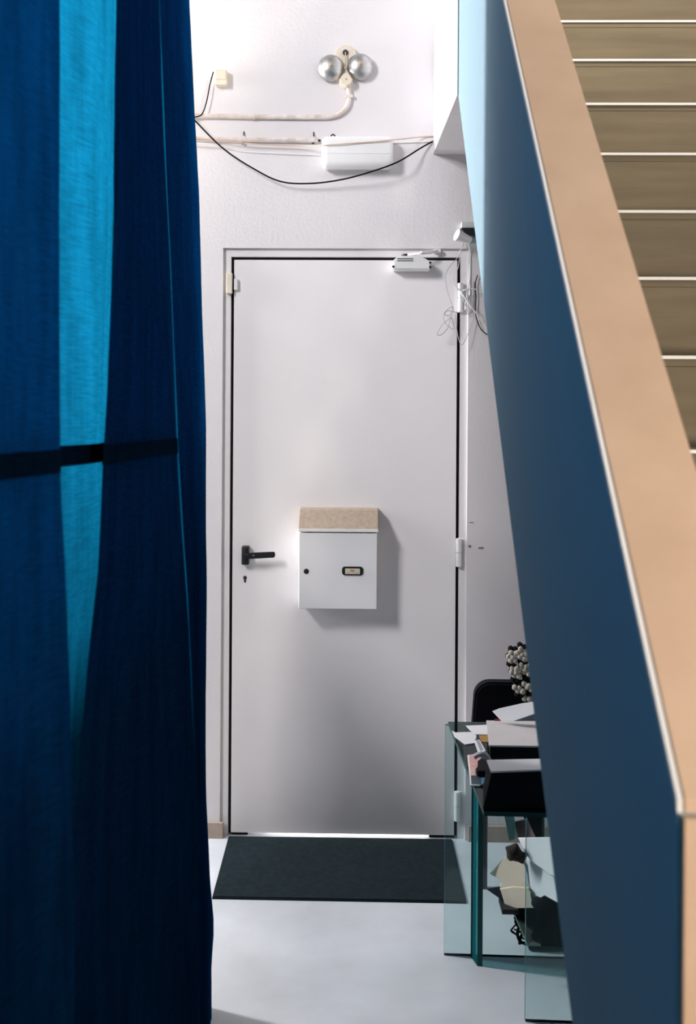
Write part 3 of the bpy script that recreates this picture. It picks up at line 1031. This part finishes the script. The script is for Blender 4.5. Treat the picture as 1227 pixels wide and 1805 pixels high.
# flat black machine with a pale lid, seen from above
yk = atz(862, 1340, zt).y
kz = at(862, 1314, yk).z
top = [atz(862, 1313.5, kz), atz(1040, 1316, kz), atz(1040, 1272, kz), atz(857.5, 1270, kz)]
pl = [(p.x, p.y) for p in top]
mach = thing('scanner', 'flat black scanner with pale grey lid on the glass desk', 'scanner', ((pl[0][0] + pl[1][0]) / 2, pl[0][1], zt + 0.0003))
b = nb()
prism(b, [(x + 0.003, y) for x, y in pl], 'z', zt + 0.0003, kz - 0.0045)
obj('body', b, BLACKF, mach)
b = nb()
prism(b, pl, 'z', kz - 0.004, kz)
obj('lid', b, PAPERG, mach)
gz = kz
yback = pl[3][1]


def lean(name, label, cat, outline, Y, m, tilt=0.0, th=0.001, yaw=0.0):
    b = nb()
    lo = max(y for x, y in outline)
    pts = [at(x, y, Y) for x, y in outline]
    zb = min(q.z for q in pts)
    xm = sum(q.x for q in pts) / len(pts)
    va, vb = [], []
    for q in pts:
        o = (q.z - zb) * tilt + (q.x - xm) * yaw
        q2 = EYE + (q - EYE) * ((Y + o) / Y)
        va.append(b.verts.new(q2))
        vb.append(b.verts.new(q2 + Vector((0, th, 0))))
    b.faces.new(va)
    b.faces.new(list(reversed(vb)))
    n = len(va)
    for i in range(n):
        b.faces.new((va[i], vb[i], vb[(i + 1) % n], va[(i + 1) % n]))
    return tag(obj(name, b, m), label, cat)


lean('paper_sheet', 'white sheets propped up at the back of the scanner before the chair', 'paper', [(868, 1254), (880, 1249), (920, 1240), (960, 1234), (960, 1252), (905, 1271), (884, 1271)], yback - 0.05, PAPER, 0.4, 0.001, -0.5)
lean('blue_folder', 'blue grey folder leaning behind the white sheets on the scanner', 'folder', [(903, 1270), (940, 1252), (965, 1247), (965, 1271), (903, 1271)], yback - 0.03, mat('blue_grey_card', (0.13, 0.19, 0.27), 0.7), 0.1)
lean('red_card', 'small red card peeking out between scanner and white sheets', 'card', [(872, 1267.5), (886, 1266.5), (886, 1271), (872, 1271)], yback - 0.02, mat('red_card', (0.45, 0.07, 0.05), 0.7), 0.1)

# things stored under the desk
yu = yb - 0.09
lean('cream_papers', 'cream folded papers with ragged edge standing under the desk', 'papers', [(897, 1504), (908, 1505), (921, 1518), (926, 1545), (926, 1556), (936, 1568), (930, 1578), (939, 1598), (893, 1600), (881, 1566), (884, 1557), (880, 1549), (864, 1541), (872, 1533)], yu - 0.016, PAPERC, 0.15, 0.006, -0.7)
lean('cream_papers', 'lower cream paper bundle resting at the shelf edge', 'papers', [(882, 1568), (905, 1564), (932, 1566), (941, 1600), (892, 1601)], yu - 0.030, PAPERC, 0.1, 0.008, -0.7)
lean('white_papers', 'sheaf of white papers standing under the desk behind cream ones', 'papers', [(922, 1518), (931, 1512), (975, 1545), (985, 1592), (960, 1578), (953, 1582), (946, 1579), (938, 1584), (932, 1556), (930, 1540)], yu - 0.060, PAPER, 0.15, 0.006, -1.1)
lean('grey_envelope', 'large pale envelope leaning above the white papers under the desk', 'envelope', [(914, 1478), (985, 1477), (990, 1550), (968, 1540), (940, 1520), (926, 1504)], yu - 0.085, PAPER, 0.15, 0.006, -1.1)
lean('mauve_booklet', 'mauve booklet with white spine standing behind the large envelope', 'booklet', [(906, 1450), (930, 1444), (945, 1478), (914, 1480)], yu + 0.02, MAUVE, 0.1, 0.006, -0.7)
lean('green_booklet', 'green tinted booklet standing beside the mauve booklet under the desk', 'booklet', [(888, 1432), (906, 1436), (912, 1478), (898, 1482)], yu + 0.024, mat('sea_green_card', (0.10, 0.20, 0.19), 0.6, var=0.3, scale=40), 0.1, 0.006, -0.7)
lean('black_folder', 'black folder upright under the desk beside the mauve booklet', 'folder', [(922, 1438), (955, 1438), (955, 1477), (940, 1477)], yu + 0.03, BLACKF, 0.05, 0.008)
b = nb()
ball(b, at(906, 1502, yu - 0.03), 0.030, 3, (0.75, 0.6, 0.7))
ball(b, at(916, 1510, yu - 0.03), 0.024, 3, (0.8, 0.6, 0.7))
for v in b.verts:
    v.co += Vector((math.sin(v.co.z * 210), 0, math.sin(v.co.x * 190))) * 0.003
tag(obj('brown_cloth', b, BROWNC, None, True), 'crumpled dark brown cloth stuffed above the cream papers', 'cloth')
lean('dark_wedge', 'dark pointed folder corner sticking out from behind the cream papers', 'folder', [(857, 1567), (883, 1563), (905, 1566), (890, 1590), (884, 1586)], yu + 0.012, SLATE, 0.1, 0.004)
# dark bundle and black shoe-like tray on the floor
yf = atz(960, 1678, 0.0).y
b = nb()
p0 = at(941, 1648, yf)
pr = [(p0.x - 0.012, 0.0), (p0.x - 0.014, 0.02), (p0.x, p0.z), (p0.x + 0.2, p0.z + 0.004), (p0.x + 0.2, 0.0)]
prism(b, pr, 'y', yf, yf + 0.05)
bmesh.ops.bevel(b, geom=list(b.edges), offset=0.003, segments=2, affect='EDGES')
tag(obj('black_tray', b, BLACKP), 'low black tray standing on the floor under the desk', 'tray')
b = nb()
ball(b, at(958, 1592, yu - 0.06), 0.04, 3, (0.8, 0.5, 0.45))
tag(obj('dark_bag', b, BLACKF, None, True), 'dark soft bag on the lower glass shelf below white papers', 'bag')
b = nb()
hang = [[(907, 1617), (913, 1622), (916, 1630), (912, 1645), (918, 1660), (936, 1666)],
        [(914, 1617), (919, 1625), (923, 1640), (917, 1655), (916, 1664)],
        [(911, 1628), (904, 1636), (901, 1641), (910, 1646), (920, 1638), (912, 1632)],
        [(903, 1641), (913, 1650), (926, 1656), (938, 1664)],
        [(919, 1617), (924, 1627), (930, 1640), (938, 1660)],
        [(906, 1638), (915, 1641), (922, 1648)],
        [(914, 1618), (909, 1624), (914, 1632), (922, 1624), (918, 1619)]]
for i, h in enumerate(hang):
    tube(b, [at(x, y, yu - 0.03 + 0.004 * i) for x, y in h], 0.0042 if i in (0, 1, 6) else 0.0022, 7, 6)
tag(obj('cable_bundle', b, CABB, None, True), 'tangled black cable bundle hanging from the lower desk shelf', 'cable')
p0, p1 = at(885, 1598, yu - 0.04), at(915, 1606, yu - 0.04)
b = nb()
box(b, p0.x, p1.x, yu - 0.04, yu + 0.03, SHZ + 0.0003, SHZ + 0.014, bev=0.003)
tag(obj('power_strip', b, BLACKP), 'black power strip lying on the lower desk shelf', 'power strip')

# ------------------------------------------------------------------ chair and knitted bag
yh = 3.17
c0 = at(837, 1203, yh)
ch = thing('office_chair', 'black chair with rounded backrest standing against the wall behind the desk', 'chair', (c0.x + 0.22, yh - 0.2, 0))
b = nb()
xl, xr, zt_, zb_ = c0.x, c0.x + 0.46, c0.z, 0.40
pts = []
for (cx, cz, a0) in ((xr - 0.05, zt_ - 0.05, 0), (xl + 0.05, zt_ - 0.05, 90), (xl + 0.04, zb_ + 0.04, 180), (xr - 0.04, zb_ + 0.04, 270)):
    for s in range(7):
        a = math.radians(a0 + 15 * s)
        pts.append((cx + 0.05 * math.cos(a), cz + 0.05 * math.sin(a)))
prism(b, pts, 'y', yh, yh + 0.05)
bmesh.ops.bevel(b, geom=[e for e in b.edges if abs(e.verts[0].co.y - e.verts[1].co.y) < 1e-6], offset=0.006, segments=2, affect='EDGES')
obj('backrest', b, BLACKF, ch, True)
bx('seat', BLACKF, ch, xl + 0.01, xr - 0.01, yh - 0.33, yh + 0.0, 0.36, 0.42, bev=0.02, smooth=True)
for (lx, ly) in ((xl + 0.16, yh - 0.29), (xr - 0.03, yh - 0.29), (xl + 0.03, yh - 0.02), (xr - 0.03, yh - 0.02)):
    b = nb()
    tube(b, [(lx, ly, 0.0), (lx, ly, 0.362)], 0.011, 10, 0)
    obj('leg', b, BLACKP, ch, True)

kg = at(915, 1190, yh - 0.06)
bag = thing('knitted_bag', 'black and cream bobble-knit striped bag draped over the chair back', 'bag', (kg.x + 0.05, yh - 0.04, 0.6))
# body follows a slanting outline
left = [(900, 1141), (893, 1153), (895, 1176), (900, 1190), (904, 1212), (910, 1226), (922, 1234)]
rows = 13
cream, black, core = nb(), nb(), nb()
yk2 = yh - 0.055
rowpat = 'BCCCBCCCBBCCBC'
lpts = catmull([Vector((x, y, 0)) for x, y in left], 6)
def left_at(y):
    best = min(lpts, key=lambda q: abs(q.y - y))
    return best.x
Wb = 0.20
for r in range(14):
    py = 1144 + r * 6.7
    a0 = at(left_at(py) + 3.5, py, yk2)
    for s in range(15):
        u = s * 0.0135 + (r % 2) * 0.0065
        if u > Wb:
            break
        xx = a0.x + u
        zz = a0.z + 0.30 * u - 0.006 * math.sin(s * 2.3)
        yy = yk2 - 0.028 * math.sin(math.pi * min(max((u + 0.01) / (Wb + 0.02), 0), 1)) + random.uniform(-0.002, 0.002)
        isb = rowpat[r] == 'B'
        ball(black if isb else cream, (xx, yy + (0.003 if isb else 0), zz), (0.0085 if isb else 0.0098) * random.uniform(0.9, 1.12), 1, (1, 0.9, 1.05))
        ball(core, (xx, yy + 0.012, zz), 0.010, 1)
obj('lining', core, WOOLB, bag, True)
o = obj('cream_bobbles', cream, WOOLC, bag, True)
o['kind'] = 'stuff'
o = obj('black_bobbles', black, WOOLB, bag, True)
o['kind'] = 'stuff'
